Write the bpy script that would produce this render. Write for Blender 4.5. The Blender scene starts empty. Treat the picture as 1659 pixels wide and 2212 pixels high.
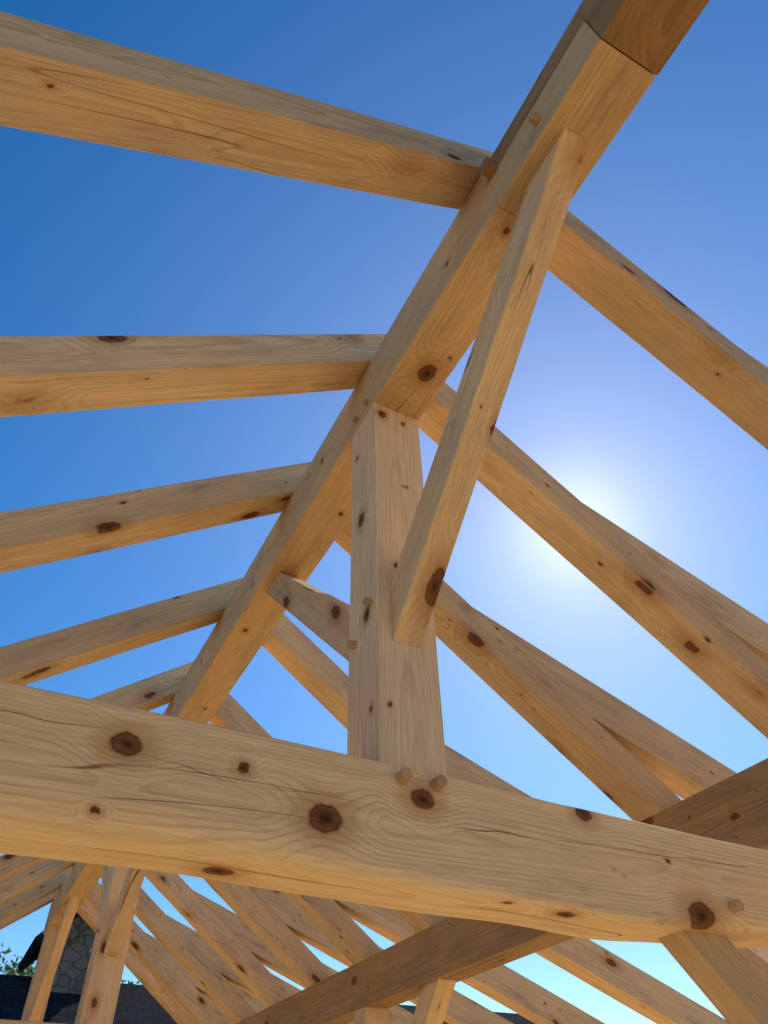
import bpy, bmesh, math, random
from mathutils import Vector, Matrix, noise
random.seed(11)
S=1.6; H=1.65
def P(x,y,z): return Vector((x*S,y*S,z*S+H))
scene=bpy.context.scene
scene.view_settings.view_transform='Standard'
try: scene.view_settings.look='None'
except Exception: pass
scene.view_settings.exposure=0

# ---------------------------------------------------------------- materials
class NB:
    def __init__(s,nt): s.nt=nt
    def n(s,t,**k):
        nd=s.nt.nodes.new(t)
        for a,b in k.items(): setattr(nd,a,b)
        return nd
    def link(s,a,b): s.nt.links.new(a,b)
    def put(s,sock,v):
        if isinstance(v,bpy.types.NodeSocket): s.link(v,sock)
        else: sock.default_value=v
    def m(s,op,a,b=0.0,c=None,clamp=False):
        nd=s.n('ShaderNodeMath',operation=op); nd.use_clamp=clamp
        s.put(nd.inputs[0],a); s.put(nd.inputs[1],b)
        if c is not None: s.put(nd.inputs[2],c)
        return nd.outputs[0]
    def v(s,op,a,b=(0,0,0)):
        nd=s.n('ShaderNodeVectorMath',operation=op)
        s.put(nd.inputs[0],a)
        if op=='SCALE': s.put(nd.inputs['Scale'],b)
        elif op not in('LENGTH','NORMALIZE'): s.put(nd.inputs[1],b)
        return nd.outputs['Value'] if op in('LENGTH','DOT_PRODUCT') else nd.outputs[0]
    def noise(s,vec,scale=1,detail=2,rough=.5):
        nd=s.n('ShaderNodeTexNoise'); s.put(nd.inputs['Vector'],vec)
        nd.inputs['Scale'].default_value=scale; nd.inputs['Detail'].default_value=detail
        nd.inputs['Roughness'].default_value=rough
        return nd.outputs
    def mr(s,val,a,b,c,d,smooth=False):
        nd=s.n('ShaderNodeMapRange'); 
        if smooth: nd.interpolation_type='SMOOTHSTEP'
        s.put(nd.inputs[0],val)
        for i,x in enumerate((a,b,c,d)): nd.inputs[i+1].default_value=x
        return nd.outputs[0]
    def mix(s,f,a,b,mode='MIX'):
        nd=s.n('ShaderNodeMix',data_type='RGBA',blend_type=mode)
        s.put(nd.inputs[0],f); s.put(nd.inputs[6],a); s.put(nd.inputs[7],b)
        return nd.outputs[2]
    def ramp(s,f,stops):
        nd=s.n('ShaderNodeValToRGB'); cr=nd.color_ramp
        while len(cr.elements)<len(stops): cr.elements.new(.5)
        for e,(p,c) in zip(cr.elements,stops):
            e.position=p; e.color=c if len(c)==4 else (*c,1)
        s.put(nd.inputs[0],f); return nd.outputs[0]
def newmat(name):
    m=bpy.data.materials.new(name); m.use_nodes=True; nt=m.node_tree
    return m,NB(nt),nt.nodes['Principled BSDF']

def wood(name,knots=(),cracks=(),early=(.84,.61,.35),late=(.56,.32,.13),tone=1.0,vor=True,ring=.0068,grey=0.3,stain_shade=0.0,pith=.07,ksc=(2.9,5.2,5.2)):
    m,b,bs=newmat(name)
    tc=b.n('ShaderNodeTexCoord').outputs['Object']
    rnd=b.n('ShaderNodeObjectInfo').outputs['Random']
    off=b.v('SCALE',(13.1,27.7,41.3),rnd)
    po=b.v('ADD',tc,off)
    K=None
    wob=b.v('SCALE',b.v('SUBTRACT',b.noise(po,26,3,.6)['Color'],(.5,.5,.5)),.024)
    tw=b.v('ADD',tc,wob); pw=b.v('ADD',po,wob)
    if vor:
        for sc,rlo,rhi in((ksc,.02,.18),((5.5,9.5,9.5),.015,.075)):
            vn=b.n('ShaderNodeTexVoronoi'); b.put(vn.inputs['Vector'],b.v('MULTIPLY',pw,sc)); vn.inputs['Scale'].default_value=1
            sp=b.n('ShaderNodeSeparateColor'); b.put(sp.inputs[0],vn.outputs['Color'])
            k=b.m('DIVIDE',vn.outputs['Distance'],b.mr(sp.outputs[0],0,1,rlo,rhi))
            K=k if K is None else b.m('MINIMUM',K,k)
    for kx,ky,kz,r in knots:
        d=b.v('MULTIPLY',b.v('SUBTRACT',tw,(kx,ky,kz)),(.76/r,1/r,1/r))
        k=b.v('LENGTH',d)
        K=k if K is None else b.m('MINIMUM',K,k)
    if K is None:
        K=b.m('ADD',10.,0.)
    dist=b.v('MULTIPLY',b.v('SUBTRACT',b.noise(b.v('MULTIPLY',po,(.55,2.6,2.6)),1,2)['Color'],(.5,.5,.5)),(0,.055,.055))
    q=b.v('ADD',tc,dist)
    cmb=b.n('ShaderNodeCombineXYZ'); 
    b.put(cmb.inputs[1],b.mr(rnd,0,1,-pith,pith))
    b.put(cmb.inputs[2],b.mr(b.m('FRACT',b.m('MULTIPLY',rnd,7.31)),0,1,-pith,pith))
    rad=b.v('LENGTH',b.v('MULTIPLY',b.v('SUBTRACT',q,cmb.outputs[0]),(0,1,1)))
    sx=b.n('ShaderNodeSeparateXYZ'); b.put(sx.inputs[0],tc)
    rad=b.m('ADD',rad,b.m('MULTIPLY',sx.outputs[0],.01))
    rad=b.m('ADD',rad,b.mr(K,.6,4.2,.026,0,True))
    t=b.m('DIVIDE',rad,ring)
    cellv=b.noise(b.v('MULTIPLY',po,(.4,14,14)),1,3)[0]
    t=b.m('ADD',t,b.m('MULTIPLY',cellv,1.0))
    fr=b.m('FRACT',t)
    w=b.ramp(fr,[(0,(0,0,0)),(.5,(.15,.15,.15)),(.85,(1,1,1)),(.93,(.8,.8,.8)),(1,(0,0,0))])
    amt=b.m('MULTIPLY',w,b.mr(cellv,.3,.7,.15,.7))
    col=b.mix(amt,(*early,1),(*late,1))
    bl=b.noise(b.v('MULTIPLY',po,(.8,4,4)),1,3)[0]
    col=b.mix(b.mr(bl,.38,.72,0,.45),col,(early[0]*.84,early[1]*.72,early[2]*.54,1))
    gm=b.noise(b.v('MULTIPLY',po,(2.2,7,7)),1,5,.65)[0]
    col=b.mix(b.mr(gm,.42,.7,0,grey),col,(.38,.29,.22,1))
    # dark handling smudges
    col=b.mix(b.mr(gm,.62,.78,0,.4),col,(.2,.125,.075,1))
    if stain_shade>0:
        col=b.mix(b.mr(gm,.35,.62,stain_shade*.3,stain_shade),col,(.11,.065,.03,1))
    sk=b.noise(b.v('MULTIPLY',po,(1.1,48,48)),1,3,.6)[0]
    col=b.mix(1.,col,b.mix(b.mr(sk,.3,.7,0,1),(.92,.895,.86,1),(1.04,1.04,1.05,1)),'MULTIPLY')
    fb=b.noise(b.v('MULTIPLY',po,(9,190,190)),1,4,.7)[0]
    col=b.mix(1.,col,b.mix(b.mr(fb,.25,.75,0,1),(.83,.8,.77,1),(1.13,1.13,1.13,1)),'MULTIPLY')
    cn=b.noise(b.v('MULTIPLY',po,(.3,7.5,7.5)),1,1,.4)[0]
    ck=b.m('ABSOLUTE',b.m('SUBTRACT',cn,.5))
    cm=b.m('MULTIPLY',b.mr(ck,.0009,.0028,1,0),b.mr(bl,.46,.52,0,1))
    if cracks:
        wz=b.m('MULTIPLY',b.m('SUBTRACT',b.noise(b.v('MULTIPLY',tc,(6,2,2)),1,4,.5)[0],.5),.03)
        brk=b.mr(b.noise(b.v('MULTIPLY',po,(5,1,1)),1,2)[0],.36,.55,.25,1)
        for (xa,za,xb,zb,wd) in cracks:
            s_=(zb-za)/(xb-xa)
            zz=b.m('ADD',b.m('MULTIPLY_ADD',sx.outputs[0],s_,za-s_*xa),wz)
            dz=b.m('ABSOLUTE',b.m('SUBTRACT',sx.outputs[2],zz))
            inx=b.m('MULTIPLY',b.mr(sx.outputs[0],xa,xa+.15,0,1),b.mr(sx.outputs[0],xb-.15,xb,1,0))
            wn=b.m('MULTIPLY',b.m('MULTIPLY',inx,brk),wd)
            cm=b.m('MAXIMUM',cm,b.m('MULTIPLY',b.m('LESS_THAN',dz,wn),.95))
    col=b.mix(b.m('MULTIPLY',cm,.8),col,(.11,.05,.018,1))
    # knots
    kc=b.ramp(b.mr(K,0,2.2,0,1),[(0,(.04,.018,.01)),(.1,(.09,.036,.016)),(.2,(.2,.08,.032)),(.36,(.25,.105,.04)),(.42,(.07,.028,.012)),(.47,(.3,.15,.06)),(1,(.6,.36,.17))])
    kc=b.mix(b.mr(fb,.4,.65,0,.6),kc,(.05,.02,.01,1))
    col=b.mix(b.mr(K,.88,1.14,1,0),col,kc)
    col=b.mix(b.m('MULTIPLY',b.mr(K,1.0,2.6,.6,0),b.mr(K,.9,1.,0,1)),col,(.42,.19,.06,1))
    br=b.mr(b.m('FRACT',b.m('MULTIPLY',rnd,3.77)),0,1,.86*tone,1.12*tone)
    col=b.v('SCALE',col,br)
    b.put(bs.inputs['Base Color'],col)
    bs.inputs['Roughness'].default_value=.85
    bs.inputs['Specular IOR Level'].default_value=.15
    bp=b.n('ShaderNodeBump'); bp.inputs['Strength'].default_value=.5; bp.inputs['Distance'].default_value=.0018
    b.put(bp.inputs['Height'],fb); b.put(bs.inputs['Normal'],bp.outputs[0])
    return m
W=wood('pine_timber')
WR=wood('rafter_timber',early=(.83,.59,.34),late=(.53,.3,.125),grey=.5,ksc=(2.7,5.8,5.8))
WPL=wood('shaded_plate_timber',early=(.52,.33,.165),late=(.3,.155,.06),grey=.3,stain_shade=.35)  # darker copy of the timber: the plate's deeper shading is put into its colour
WPEG=wood('peg_oak',vor=False,early=(.62,.4,.2),late=(.4,.22,.09),ring=.004)
WDARK=wood('stained_timber',early=(.5,.29,.125),late=(.3,.15,.055),stain_shade=.5)

# ---------------------------------------------------------------- timber builder
def frame_from(grain,up):
    x=Vector(grain).normalized(); z=Vector(up); z=(z-x*z.dot(x)).normalized(); y=z.cross(x)
    return Matrix((x,y,z)).transposed()
def finish(name,bm,grain,up,mat,knots=(),cracks=(),bev=.0035,warp=.0035,slice_=.3,matkw=None,origin=None,parent=None):
    bmesh.ops.recalc_face_normals(bm,faces=bm.faces)
    if bev:
        es=[e for e in bm.edges if len(e.link_faces)==2 and e.calc_face_angle(0)>.3]
        bmesh.ops.bevel(bm,geom=es,offset=bev,segments=2,profile=.5,affect='EDGES',clamp_overlap=True)
    R=frame_from(grain,up); g=R.col[0]
    ds=[v.co.dot(g) for v in bm.verts]; lo,hi=min(ds),max(ds)
    if slice_:
        n=int((hi-lo)/slice_)
        for i in range(1,n):
            bmesh.ops.bisect_plane(bm,geom=bm.verts[:]+bm.edges[:]+bm.faces[:],plane_co=g*(lo+(hi-lo)*i/n),plane_no=g,dist=1e-5)
    c=origin or sum((v.co for v in bm.verts),Vector())/len(bm.verts)
    sd=Vector((random.uniform(0,90),random.uniform(0,90),random.uniform(0,90)))
    M=Matrix.Translation(c)@R.to_4x4(); Mi=M.inverted()
    for v in bm.verts:
        if warp:
            w=noise.noise_vector(v.co*1.3+sd)*warp; w-=g*w.dot(g); v.co+=w
        v.co=Mi@v.co
    me=bpy.data.meshes.new(name); bm.to_mesh(me); bm.free()
    ob=bpy.data.objects.new(name,me); scene.collection.objects.link(ob); ob.matrix_world=M
    if knots:
        kk=[]
        for (x,y,z,r) in knots:
            l=Mi@P(x,y,z); kk.append((l.x,l.y,l.z,r*S))
        cc=[]
        for (xa,za,xb,zb,wd) in cracks:
            a=Mi@P(xa,1,za); b_=Mi@P(xb,1,zb); cc.append((a.x,a.z,b_.x,b_.z,wd))
        mat=wood(name+'_wood',knots=kk,cracks=cc,**(matkw or {}))
    me.materials.append(mat)
    if parent:
        ob.parent=parent; ob.matrix_parent_inverse=parent.matrix_world.inverted()
    return ob
def prism_bm(bm,poly,w0,w1,plane):
    def pt(a,c,w): return P(a,w,c) if plane=='XZ' else P(w,a,c)
    A=[bm.verts.new(pt(a,c,w0)) for a,c in poly]; B=[bm.verts.new(pt(a,c,w1)) for a,c in poly]
    bm.faces.new(A); bm.faces.new(B[::-1]); n=len(poly)
    for i in range(n): bm.faces.new((A[i],B[i],B[(i+1)%n],A[(i+1)%n]))
def prism(name,poly,w0,w1,plane,grain,up,mat,**k):
    bm=bmesh.new(); prism_bm(bm,poly,w0,w1,plane)
    return finish(name,bm,grain,up,mat,**k)
def peg(parent,base,d,length=.03,r=.0165,name='peg'):
    bm=bmesh.new()
    bmesh.ops.create_cone(bm,cap_ends=True,segments=14,radius1=r,radius2=r*.94,depth=length+.03)
    es=[e for e in bm.edges if e.calc_face_angle(0)>.8]
    bmesh.ops.bevel(bm,geom=es,offset=.0015,segments=1,affect='EDGES')
    d=Vector(d).normalized(); q=d.to_track_quat('Z','Y').to_matrix().to_4x4()
    M=Matrix.Translation(P(*base)+d*((length+.03)/2-.03))@q
    bm.transform(M)
    return finish(name,bm,d,(0,0,1) if abs(d.z)<.9 else (1,0,0),WPEG,bev=0,warp=0,slice_=0,parent=parent)

XL,XR,XC=.517,.649,.583
ZB,ZT=1.479,1.693
T=.725
rp=[(XL,ZB),(XR,ZB),(XR,ZT-.004),(XC,ZT+.036),(XL,ZT-.004)]
bm=bmesh.new()
prism_bm(bm,rp,.43,6.72,'XZ')
prism_bm(bm,[(XL,ZB),(XR,ZB),(XR,ZB+.135),(XL,ZB+.135)],.0975,.43,'XZ')
ridge=finish('ridge_beam',bm,(0,1,0),(0,0,1),W,knots=[(.595,.859,1.482,.022),(.565,.466,1.482,.008),(.624,.796,1.482,.005),(.615,1.42,1.482,.007),(.561,2.13,1.482,.009),(.60,2.75,1.482,.006),(.519,.62,1.56,.006),(.519,1.35,1.60,.008),(.519,1.95,1.55,.008),(.519,2.6,1.6,.008)],matkw=dict(vor=False,early=(.84,.57,.29),grey=.4))
bm=bmesh.new()
e=.0012
prism_bm(bm,[(XL-e,ZB-e),(XR+e,ZB-e),(XR+e,ZT-.004),(XC,ZT+.036),(XL-e,ZT-.004)],-3.2,.096,'XZ')
prism_bm(bm,[(XL-e,ZB+.137),(XR+e,ZB+.137),(XR+e,ZT-.004),(XC,ZT+.036),(XL-e,ZT-.004)],.096,.428,'XZ')
ridge2=finish('ridge_beam',bm,(0,1,0),(0,0,1),WDARK)
peg(ridge,(XL,.268,1.535),(-1,0,0),.03)
peg(ridge,(XR,.30,1.53),(1,0,0),.03)
bm=bmesh.new(); prism_bm(bm,[(XL-.028,1.60),(XL+.01,1.60),(XL+.01,1.635),(XL-.028,1.635)],.395,.425,'XZ')
finish('scarf_wedge',bm,(1,0,0),(0,0,1),WDARK,bev=.002,slice_=0,warp=0,parent=ridge)

def king(y,knots=()):
    k=prism('king_post',[(XL,.5),(XR,.5),(XR,ZB+.0),(XL,ZB+.0)],y,y+.131,'XZ',(0,0,1),(0,-1,0),W,knots=knots,matkw=dict(vor=not knots,early=(.86,.65,.42),late=(.66,.42,.21),grey=.3,pith=.03))
    for (a,b) in((.03,.835),(.09,.775)):
        peg(k,(XL,y+.03 if a<.05 else y+.1,b+.02),(-1,0,0),.022,.014)
    return k
def knee(y0,d,x0=.55,x1=.612):
    pts=[(y0,.755),(y0,.893),(y0+d*.63,ZB),(y0+d*.757,ZB)]
    return prism('knee_brace',pts,x0,x1,'YZ',(0,d*.72,.7),(1,0,0),WR)
for i,y in enumerate((-1.7,1.0,3.7,6.4)):
    kn=[(.539,1.0,1.441,.011),(.60,1.0,1.435,.006),(.519,1.074,1.122,.015),(.519,1.048,.837,.013),(.563,1.0,.945,.005),(.59,1.0,1.2,.003),(.60,1.0,1.2,.003),(.54,1.0,.62,.004),(.519,1.1,1.36,.006),(.519,1.03,.62,.006)] if i==1 else ()
    k=king(y,kn)
    knee(y,-1)
    if i<3: knee(y+.131,1)
    if i==1:
        peg(ridge,(XL,1.035,1.515),(-1,0,0),.022,.014); peg(ridge,(XL,1.10,1.515),(-1,0,0),.022,.014)

def tie(y,knots=(),cracks=()):
    bm=bmesh.new(); x0,x1=-.654,1.82; n=70; rings=[]
    def lerp(tab,x):
        for (a,va),(b_,vb) in zip(tab,tab[1:]):
            if x<=b_: 
                u=max(0,(x-a)/(b_-a)); u=u*u*(3-2*u); return va+(vb-va)*u
        return tab[-1][1]
    top=[(-1,.518),(.2,.515),(.65,.511),(.9,.501),(1.4,.494),(2,.494)]
    bot=[(-1,.336),(-.1,.335),(.2,.34),(.45,.333),(.75,.33),(1.0,.322),(1.2,.330),(1.5,.347),(2,.347)]
    wan=[(-1,.03),(-.1,.04),(.15,.055),(.35,.035),(.6,.022),(.85,.012),(1.1,.012),(1.25,.035),(1.5,.02),(2,.01)]
    for i in range(n+1):
        x=x0+(x1-x0)*i/n; zt=lerp(top,x); zb=lerp(bot,x); c=lerp(wan,x); 
        zb+=.004*noise.noise(Vector((x*4,y,1))); c*=1+.25*noise.noise(Vector((x*5,y,5)))
        f=.002*noise.noise(Vector((x*3,y,9)))
        ya,yb=y-.0015+f,y+.131
        s=[(ya+.003,zt),(ya,zt-.003)]
        for j in range(7):
            a=j/6*math.pi/2
            s.append((ya+c*.75*(1-math.cos(a)), zb+c*(1-math.sin(a))))
        s+=[(yb-.006,zb),(yb,zb+.006),(yb,zt-.003),(yb-.003,zt)]
        rings.append([bm.verts.new(P(x,a,b_)) for a,b_ in s])
    m=len(rings[0])
    for i in range(n):
        for j in range(m): bm.faces.new((rings[i][j],rings[i+1][j],rings[i+1][(j+1)%m],rings[i][(j+1)%m]))
    bm.faces.new(rings[0]); bm.faces.new(rings[-1][::-1])
    for f in bm.faces: f.smooth=True
    t=finish('tie_beam',bm,(1,0,0),(0,0,1),W,knots=knots,cracks=cracks,bev=0,slice_=0,warp=.001,matkw=dict(vor=not knots,early=(.88,.66,.4),late=(.62,.37,.17),ring=.0085,grey=.15))
    me=t.data
    try: me.set_sharp_from_angle(angle=math.radians(32))
    except Exception: pass
    for px in(.556,.622): peg(t,(px,y,.489),(0,-1,0),.038,.0175)
    peg(t,(1.255,y,.37),(0,-1,0),.032,.0175)
    return t
tk=[(.117,1,.458,.0175),(.289,1,.4565,.0085),(.424,1,.4045,.0215),(.5957,1,.462,.017),(.935,1,.492,.014),(1.17,1,.345,.026),(.10,1.003,.365,.005),(1.119,1,.436,.004),(.88,1.03,.328,.013),(.296,1.085,.336,.018),(.755,1.02,.333,.007),(.98,1,.40,.003),(1.0,1,.395,.003)]
tcr=[(-.6,.462,.12,.475,.0012),(.13,.452,.30,.428,.0015),(.29,.43,.5,.447,.001),(.61,.422,.86,.432,.0018),(.8,.431,1.6,.462,.0012)]
for i,y in enumerate((-1.7,1.0,3.7,6.4)): tie(y,tk if i==1 else (),tcr if i==1 else ())

for (xa,xb) in((1.82,1.95),(-.784,-.654)):
    prism('wall_plate',[(xa,.645),(xb,.645),(xb,.845),(xa,.845)],-3.2,6.75,'XZ',(0,1,0),(0,0,1),WPL)
    for y in(-1.7,1.0,3.7,6.4):
        prism('wall_post',[(xa,-H/S+.003),(xb,-H/S+.003),(xb,.645),(xa,.645)],y,y+.131,'XZ',(0,0,1),(0,-1,0),W)
        xm=(xa+xb)/2
        for s in(-1,1):
            y0=y if s<0 else y+.131
            if y0+s*.7>6.75: continue
            prism('wall_brace',[(y0,-.02),(y0,.12),(y0+s*.53,.645),(y0+s*.665,.645)],xm-.045,xm+.045,'YZ',(0,s*.7,.7),(1,0,0),WR)
        if xa>0:
            s=-1; x0=xa
            prism('tie_brace',[(x0,-.36),(x0,-.24),(x0+s*.565,.335),(x0+s*.68,.335)],y+.035,y+.097,'XZ',(s*.7,0,.7),(0,1,0),WR)

ys=[-1.31,-.73,.436,1.02,1.60,2.33,3.06,3.735,4.36,4.99,5.62,6.2,6.55]
U0=1.693; V=.139; Wd=.108
def u_r(x): return U0-T*(x-XR)
def u_l(x): return U0-T*(XL-x)
for y in ys:
    w=Wd*random.uniform(.97,1.06); v=V*random.uniform(.98,1.04)
    xe=-1.25
    prism('rafter',[(XC-.0008,u_l(XC)),(XC-.0008,u_l(XC)+v),(xe,u_l(xe)+v),(xe,u_l(xe))],y,y+w,'XZ',(1,0,T),(0,1,0),WR)
    xe=2.02
    prism('rafter',[(XC+.0008,u_r(XC)),(XC+.0008,u_r(XC)+v),(xe,u_r(xe)+v),(xe,u_r(xe))],y,y+w,'XZ',(1,0,-T),(0,1,0),WR)
    xt=1.19+random.uniform(-.01,.02); zt=u_r(xt)+v+.002; t2=.3625; h2=.155; xj=xt+h2/(T-t2)
    prism('porch_rafter',[(xt,zt),(3.72,zt-t2*(3.72-xt)),(3.72,zt-t2*(3.72-xt)-h2),(xj,zt-T*(xj-xt))],y+.002,y+w-.002,'XZ',(1,0,-t2),(0,1,0),WR,bev=.003)
zp=1.41-.3625*(3.45-1.19)-.10
prism('eave_beam',[(3.42,zp-.2),(3.55,zp-.2),(3.55,zp),(3.42,zp)],-3.2,6.75,'XZ',(0,1,0),(0,0,1),W)
for y in(-1.7,1.0,3.7,6.4):
    prism('porch_post',[(3.42,-H/S+.003),(3.55,-H/S+.003),(3.55,zp-.2),(3.42,zp-.2)],y,y+.131,'XZ',(0,0,1),(0,-1,0),W)

# ---------------------------------------------------------------- ground
def sheet(name,x0,x1,y0,y1,z,mat):
    bm=bmesh.new(); vs=[bm.verts.new((x,y,z)) for x,y in((x0,y0),(x1,y0),(x1,y1),(x0,y1))]; bm.faces.new(vs)
    me=bpy.data.meshes.new(name); bm.to_mesh(me); bm.free(); ob=bpy.data.objects.new(name,me); scene.collection.objects.link(ob); me.materials.append(mat); return ob
m,b,bs=newmat('grassy_soil'); tc=b.n('ShaderNodeTexCoord').outputs['Object']
c=b.mix(b.noise(tc,.35,6,.6)[0],(.28,.22,.13,1),(.15,.155,.06,1)); c=b.mix(b.mr(b.noise(tc,9,4)[0],.4,.7,0,.5),c,(.26,.2,.12,1))
b.put(bs.inputs['Base Color'],c); bs.inputs['Roughness'].default_value=.95
sheet('ground',-400,400,-400,400,-.2,m)
m,b,bs=newmat('bounce_plywood'); tc=b.n('ShaderNodeTexCoord').outputs['Object']
br=b.n('ShaderNodeTexBrick'); b.put(br.inputs['Vector'],tc); br.inputs['Scale'].default_value=1; br.inputs['Brick Width'].default_value=2.44; br.inputs['Row Height'].default_value=1.22; br.inputs['Mortar Size'].default_value=.004
br.inputs['Color1'].default_value=(.88,.6,.27,1); br.inputs['Color2'].default_value=(.84,.56,.24,1); br.inputs['Mortar'].default_value=(.08,.05,.03,1)  # sheet colour kept warm so the bounced light turns orange
c=b.mix(b.mr(b.noise(b.v('MULTIPLY',tc,(2,30,2)),1,4)[0],.3,.7,0,.15),br.outputs['Color'],(.62,.4,.18,1))
b.put(bs.inputs['Base Color'],c); bs.inputs['Roughness'].default_value=.8
bm=bmesh.new(); bmesh.ops.create_cube(bm,size=1); bm.transform(Matrix.Translation((2.35,3.,-.1))@Matrix.Diagonal((8.3,17.,.2,1)))  # unseen deck, added to bounce warm sunlight up onto the undersides
me=bpy.data.meshes.new('bounce_deck'); bm.to_mesh(me); bm.free(); ob=bpy.data.objects.new('bounce_deck',me); scene.collection.objects.link(ob); me.materials.append(m)

# ---------------------------------------------------------------- neighbouring house
def poly_obj(name,verts,faces,mat,parent=None):
    me=bpy.data.meshes.new(name); me.from_pydata([Vector(v) for v in verts],[],faces); me.update()
    bm=bmesh.new(); bm.from_mesh(me); bmesh.ops.recalc_face_normals(bm,faces=bm.faces); bm.to_mesh(me); bm.free()
    ob=bpy.data.objects.new(name,me); scene.collection.objects.link(ob); me.materials.append(mat); ob.parent=parent; return ob
def box(name,x0,x1,y0,y1,z0,z1,mat,parent=None):
    v=[(x,y,z) for x in(x0,x1) for y in(y0,y1) for z in(z0,z1)]
    return poly_obj(name,v,[(0,1,3,2),(4,6,7,5),(0,4,5,1),(2,3,7,6),(0,2,6,4),(1,5,7,3)],mat,parent)
m,b,bs=newmat('asphalt_shingle'); tc=b.n('ShaderNodeTexCoord').outputs['Object']
br=b.n('ShaderNodeTexBrick'); sx=b.n('ShaderNodeSeparateXYZ'); b.put(sx.inputs[0],tc); cb=b.n('ShaderNodeCombineXYZ'); b.put(cb.inputs[0],sx.outputs[0]); b.put(cb.inputs[1],b.m('MULTIPLY',sx.outputs[2],2.)); b.put(br.inputs['Vector'],cb.outputs[0])
br.inputs['Scale'].default_value=1; br.inputs['Brick Width'].default_value=.3; br.inputs['Row Height'].default_value=.16; br.inputs['Mortar Size'].default_value=.012
br.inputs['Color1'].default_value=(.03,.03,.033,1); br.inputs['Color2'].default_value=(.016,.016,.018,1); br.inputs['Mortar'].default_value=(.006,.006,.007,1)
b.put(bs.inputs['Base Color'],b.mix(b.mr(b.noise(tc,30,3)[0],.3,.7,0,.4),br.outputs['Color'],(.04,.04,.042,1))); bs.inputs['Roughness'].default_value=1.; bs.inputs['Specular IOR Level'].default_value=.02; SH=m
m,b,bs=newmat('fieldstone'); tc=b.n('ShaderNodeTexCoord').outputs['Object']
vt=b.v('ADD',tc,b.v('SCALE',b.noise(tc,3,2)['Color'],.15))
v1=b.n('ShaderNodeTexVoronoi'); b.put(v1.inputs['Vector'],b.v('MULTIPLY',vt,(4,4,5.5))); v1.inputs['Scale'].default_value=1
v2=b.n('ShaderNodeTexVoronoi',feature='DISTANCE_TO_EDGE'); b.put(v2.inputs['Vector'],b.v('MULTIPLY',vt,(4,4,5.5))); v2.inputs['Scale'].default_value=1
sp=b.n('ShaderNodeSeparateColor'); b.put(sp.inputs[0],v1.outputs['Color'])
c=b.ramp(sp.outputs[0],[(0,(.12,.1,.08)),(.4,(.2,.165,.125)),(.7,(.15,.145,.14)),(1,(.25,.2,.14))])
c=b.mix(b.mr(v2.outputs['Distance'],.03,.07,1,0),c,(.07,.065,.06,1)); c=b.mix(b.mr(b.noise(tc,25,4)[0],.35,.7,0,.4),c,(.09,.08,.065,1))
b.put(bs.inputs['Base Color'],c); bs.inputs['Roughness'].default_value=.9; ST=m
m,b,bs=newmat('painted_trim'); bs.inputs['Base Color'].default_value=(.5,.47,.42,1); TR=m
m,b,bs=newmat('window_glass'); bs.inputs['Base Color'].default_value=(.03,.035,.04,1); bs.inputs['Roughness'].default_value=.08; GL=m
house=bpy.data.objects.new('stone_house',None); scene.collection.objects.link(house)
box('walls',-7,13,14.6,19.6,-.2,H+1.4,ST,house)
poly_obj('end_gable',[(-6.99,14.6,H+1.4),(-6.99,19.6,H+1.4),(-6.99,17,H+2.95)],[(0,1,2)],ST,house)
poly_obj('end_gable',[(12.99,14.6,H+1.4),(12.99,19.6,H+1.4),(12.99,17,H+2.95)],[(0,1,2)],ST,house)
def slab(name,a,b_,c,d,th,mat):
    A=[Vector(p) for p in(a,b_,c,d)]; nrm=(A[1]-A[0]).cross(A[3]-A[0]).normalized()
    if nrm.z<0: nrm=-nrm
    v=A+[p+nrm*th for p in A]
    return poly_obj(name,v,[(0,1,2,3),(4,5,6,7),(0,1,5,4),(1,2,6,5),(2,3,7,6),(3,0,4,7)],mat,house)
slab('roof_front',(-7.5,14,H+1.25),(13.5,14,H+1.25),(13.5,17,H+2.95),(-7.5,17,H+2.95),.1,SH)
slab('roof_back',(-7.5,20,H+1.25),(13.5,20,H+1.25),(13.5,17.005,H+2.95),(-7.5,17.005,H+2.95),.1,SH)
gx,gz=1.98,H+4.2
hw=.52
poly_obj('gable_wall',[(gx-hw,16.4,H+2.2),(gx+hw,16.4,H+2.2),(gx+hw,16.4,gz-.6),(gx,16.4,gz-.06),(gx-hw,16.4,gz-.6),(gx-hw,18.4,H+2.),(gx+hw,18.4,H+2.),(gx+hw,18.4,gz-.6),(gx,18.4,gz-.06),(gx-hw,18.4,gz-.6)],[(0,1,2,3,4),(5,6,7,8,9),(0,4,9,5),(1,2,7,6)],ST,house)
slab('gable_roof_left',(gx-.75,16.1,gz-.8),(gx,16.1,gz),(gx,18.7,gz),(gx-.75,18.7,gz-.8),.14,SH)
slab('gable_roof_right',(gx+.75,16.1,gz-.8),(gx+.005,16.1,gz),(gx+.005,18.7,gz),(gx+.75,18.7,gz-.8),.14,SH)
for wx in(-4.5,-1.2,5.2,9.):
    box('window',wx,wx+1.1,14.57,14.63,H-.7,H+.7,GL,house)
    for (a,b_,c_,d_) in((wx-.1,wx,H-.8,H+.8),(wx+1.1,wx+1.2,H-.8,H+.8),(wx,wx+1.1,H+.7,H+.8),(wx,wx+1.1,H-.8,H-.7),(wx+.53,wx+.57,H-.7,H+.7)):
        box('window_trim',a,b_,14.53,14.62,c_,d_,TR,house)

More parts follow.
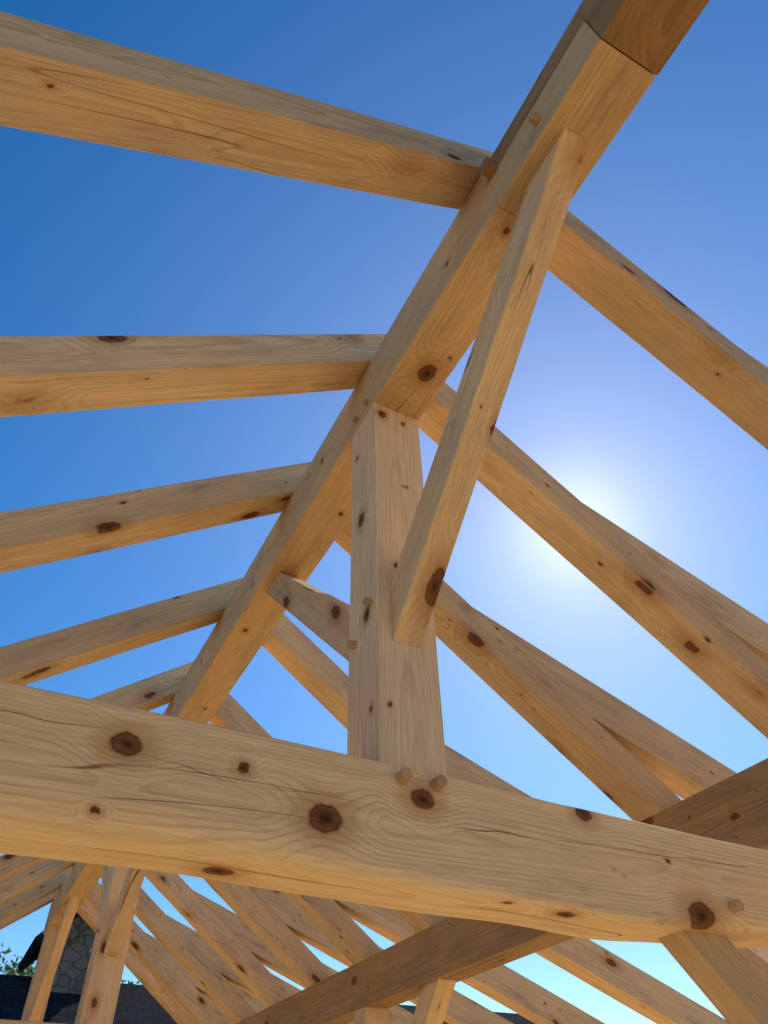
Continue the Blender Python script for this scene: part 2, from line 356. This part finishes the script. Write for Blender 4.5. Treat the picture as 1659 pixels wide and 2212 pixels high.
# ---------------------------------------------------------------- trees
m,b,bs=newmat('leaf'); oi=b.n('ShaderNodeTexCoord').outputs['Object']
lc=b.ramp(b.noise(oi,1.6,3)[0],[(.3,(.04,.09,.015)),(.5,(.08,.15,.03)),(.7,(.14,.21,.045))])
b.put(bs.inputs['Base Color'],lc); bs.inputs['Roughness'].default_value=.6; LF=m
tr=b.n('ShaderNodeBsdfTranslucent'); b.put(tr.inputs[0],b.v('SCALE',lc,1.6)); mxs=b.n('ShaderNodeMixShader'); mxs.inputs[0].default_value=.5
b.link(bs.outputs[0],mxs.inputs[1]); b.link(tr.outputs[0],mxs.inputs[2]); b.link(mxs.outputs[0],m.node_tree.nodes['Material Output'].inputs[0])
m,b,bs=newmat('bark'); b.put(bs.inputs['Base Color'],b.ramp(b.noise(b.n('ShaderNodeTexCoord').outputs['Object'],9,4)[0],[(.3,(.06,.045,.03)),(.7,(.16,.12,.09))])); BK=m
def tree(x,y,h,r,seed):
    rg=random.Random(seed)
    root=bpy.data.objects.new('leafy_tree',None); scene.collection.objects.link(root); root.location=(x,y,-.2)
    bm=bmesh.new()
    def limb(a,b_,ra,rb):
        a=Vector(a); b_=Vector(b_); d=(b_-a); q=d.to_track_quat('Z','Y').to_matrix().to_4x4()
        bmesh.ops.create_cone(bm,cap_ends=True,segments=8,radius1=ra,radius2=rb,depth=d.length,matrix=Matrix.Translation((a+b_)/2)@q)
    limb((0,0,0),(.1,0,h*.45),.22,.14); tips=[]
    for i in range(9):
        a=i*2.4; z0=h*(.3+.02*i); t=Vector((math.cos(a)*r*.7,math.sin(a)*r*.7,h*(.5+.05*i))); limb((.08,0,z0),t,.08,.025); tips.append(t)
    limb((.1,0,h*.43),(0,0,h*.93),.14,.02); tips.append(Vector((0,0,h*.88)))
    me=bpy.data.meshes.new('trunk'); bm.to_mesh(me); bm.free(); o=bpy.data.objects.new('trunk',me); scene.collection.objects.link(o); me.materials.append(BK); o.parent=root
    vs=[];fs=[]
    cl=[]
    for t in tips:
        for k in range(6): cl.append((t*rg.uniform(.6,1.05)+Vector((rg.gauss(0,.4),rg.gauss(0,.4),rg.gauss(0,.4))),rg.uniform(.35,.75)))
    for c_,cr in cl:
        for k in range(220):
            p=c_+Vector((rg.gauss(0,1),rg.gauss(0,1),rg.gauss(0,.8))).normalized()*cr*rg.random()**.4
            if p.z>h: p.z=h-rg.random()*.4
            s=rg.uniform(.05,.1); a=Vector((rg.gauss(0,1),rg.gauss(0,1),rg.gauss(0,1))).normalized(); b2=a.orthogonal().normalized()
            n=len(vs); vs+= [p-a*s,p+b2*s*.5,p+a*s,p-b2*s*.5]; fs.append((n,n+1,n+2,n+3))
    me=bpy.data.meshes.new('crown'); me.from_pydata(vs,[],fs); o=bpy.data.objects.new('crown',me); scene.collection.objects.link(o); me.materials.append(LF); o.parent=root
tree(.1,23.5,H+5.5,2.3,1); tree(5.4,27,H+5.9,2.4,2); tree(-6,27,H+5,2.6,3); tree(16,24,H+4,2.5,4)

# ---------------------------------------------------------------- world, sun, camera
sd=Vector((894.7,798.4,1028.3)).normalized()
el=math.asin(sd.z); rot=math.atan2(sd.x,sd.y)
w=bpy.data.worlds.new('World'); scene.world=w; w.use_nodes=True; nt=w.node_tree; b=NB(nt)
sky=nt.nodes.new('ShaderNodeTexSky'); sky.sky_type='NISHITA'; sky.sun_disc=False; sky.sun_elevation=el; sky.sun_rotation=rot
sky.dust_density=0.15; sky.air_density=1.0; sky.ozone_density=2.1
bg=nt.nodes['Background']; bg.inputs[1].default_value=.15
hs=b.n('ShaderNodeHueSaturation'); hs.inputs['Saturation'].default_value=1.42; hs.inputs['Hue'].default_value=.503; hs.inputs['Value'].default_value=1.02; b.put(hs.inputs['Color'],sky.outputs[0])
dirn=b.n('ShaderNodeTexCoord').outputs['Generated']
dp=b.m('MAXIMUM',b.v('DOT_PRODUCT',b.v('NORMALIZE',dirn),tuple(sd)),0.)
au=b.m('ADD',b.m('MULTIPLY',b.m('POWER',dp,340.),2.4),b.m('MULTIPLY',b.m('POWER',dp,60.),.25))
col=b.v('ADD',hs.outputs[0],b.v('SCALE',(1,.97,.92),au))
col=b.v('ADD',col,b.v('SCALE',(1.1,1.12,1.3),b.m('MULTIPLY',b.m('POWER',dp,5.),.85)))
nt.links.new(col,bg.inputs[0])
L=bpy.data.lights.new('sun','SUN'); L.energy=5; L.angle=math.radians(.5); L.color=(1,.96,.89)
lo=bpy.data.objects.new('sun',L); scene.collection.objects.link(lo); lo.rotation_euler=sd.to_track_quat('Z','Y').to_euler()

u=Vector((-40.5,-1586,1525)).normalized(); r=Vector((-1100,1494,1525)).normalized()
r=(r-u*r.dot(u)).normalized(); x=r.cross(u)
R=Matrix(((x.x,-x.y,-x.z),(r.x,-r.y,-r.z),(u.x,-u.y,-u.z)))
cam=bpy.data.cameras.new('camera'); co=bpy.data.objects.new('camera',cam); scene.collection.objects.link(co)
co.matrix_world=Matrix.Translation((0,0,H))@R.to_4x4()
cam.sensor_fit='VERTICAL'; cam.sensor_height=36; cam.lens=1525/2212*36; cam.clip_end=2000; cam.clip_start=.02
scene.camera=co
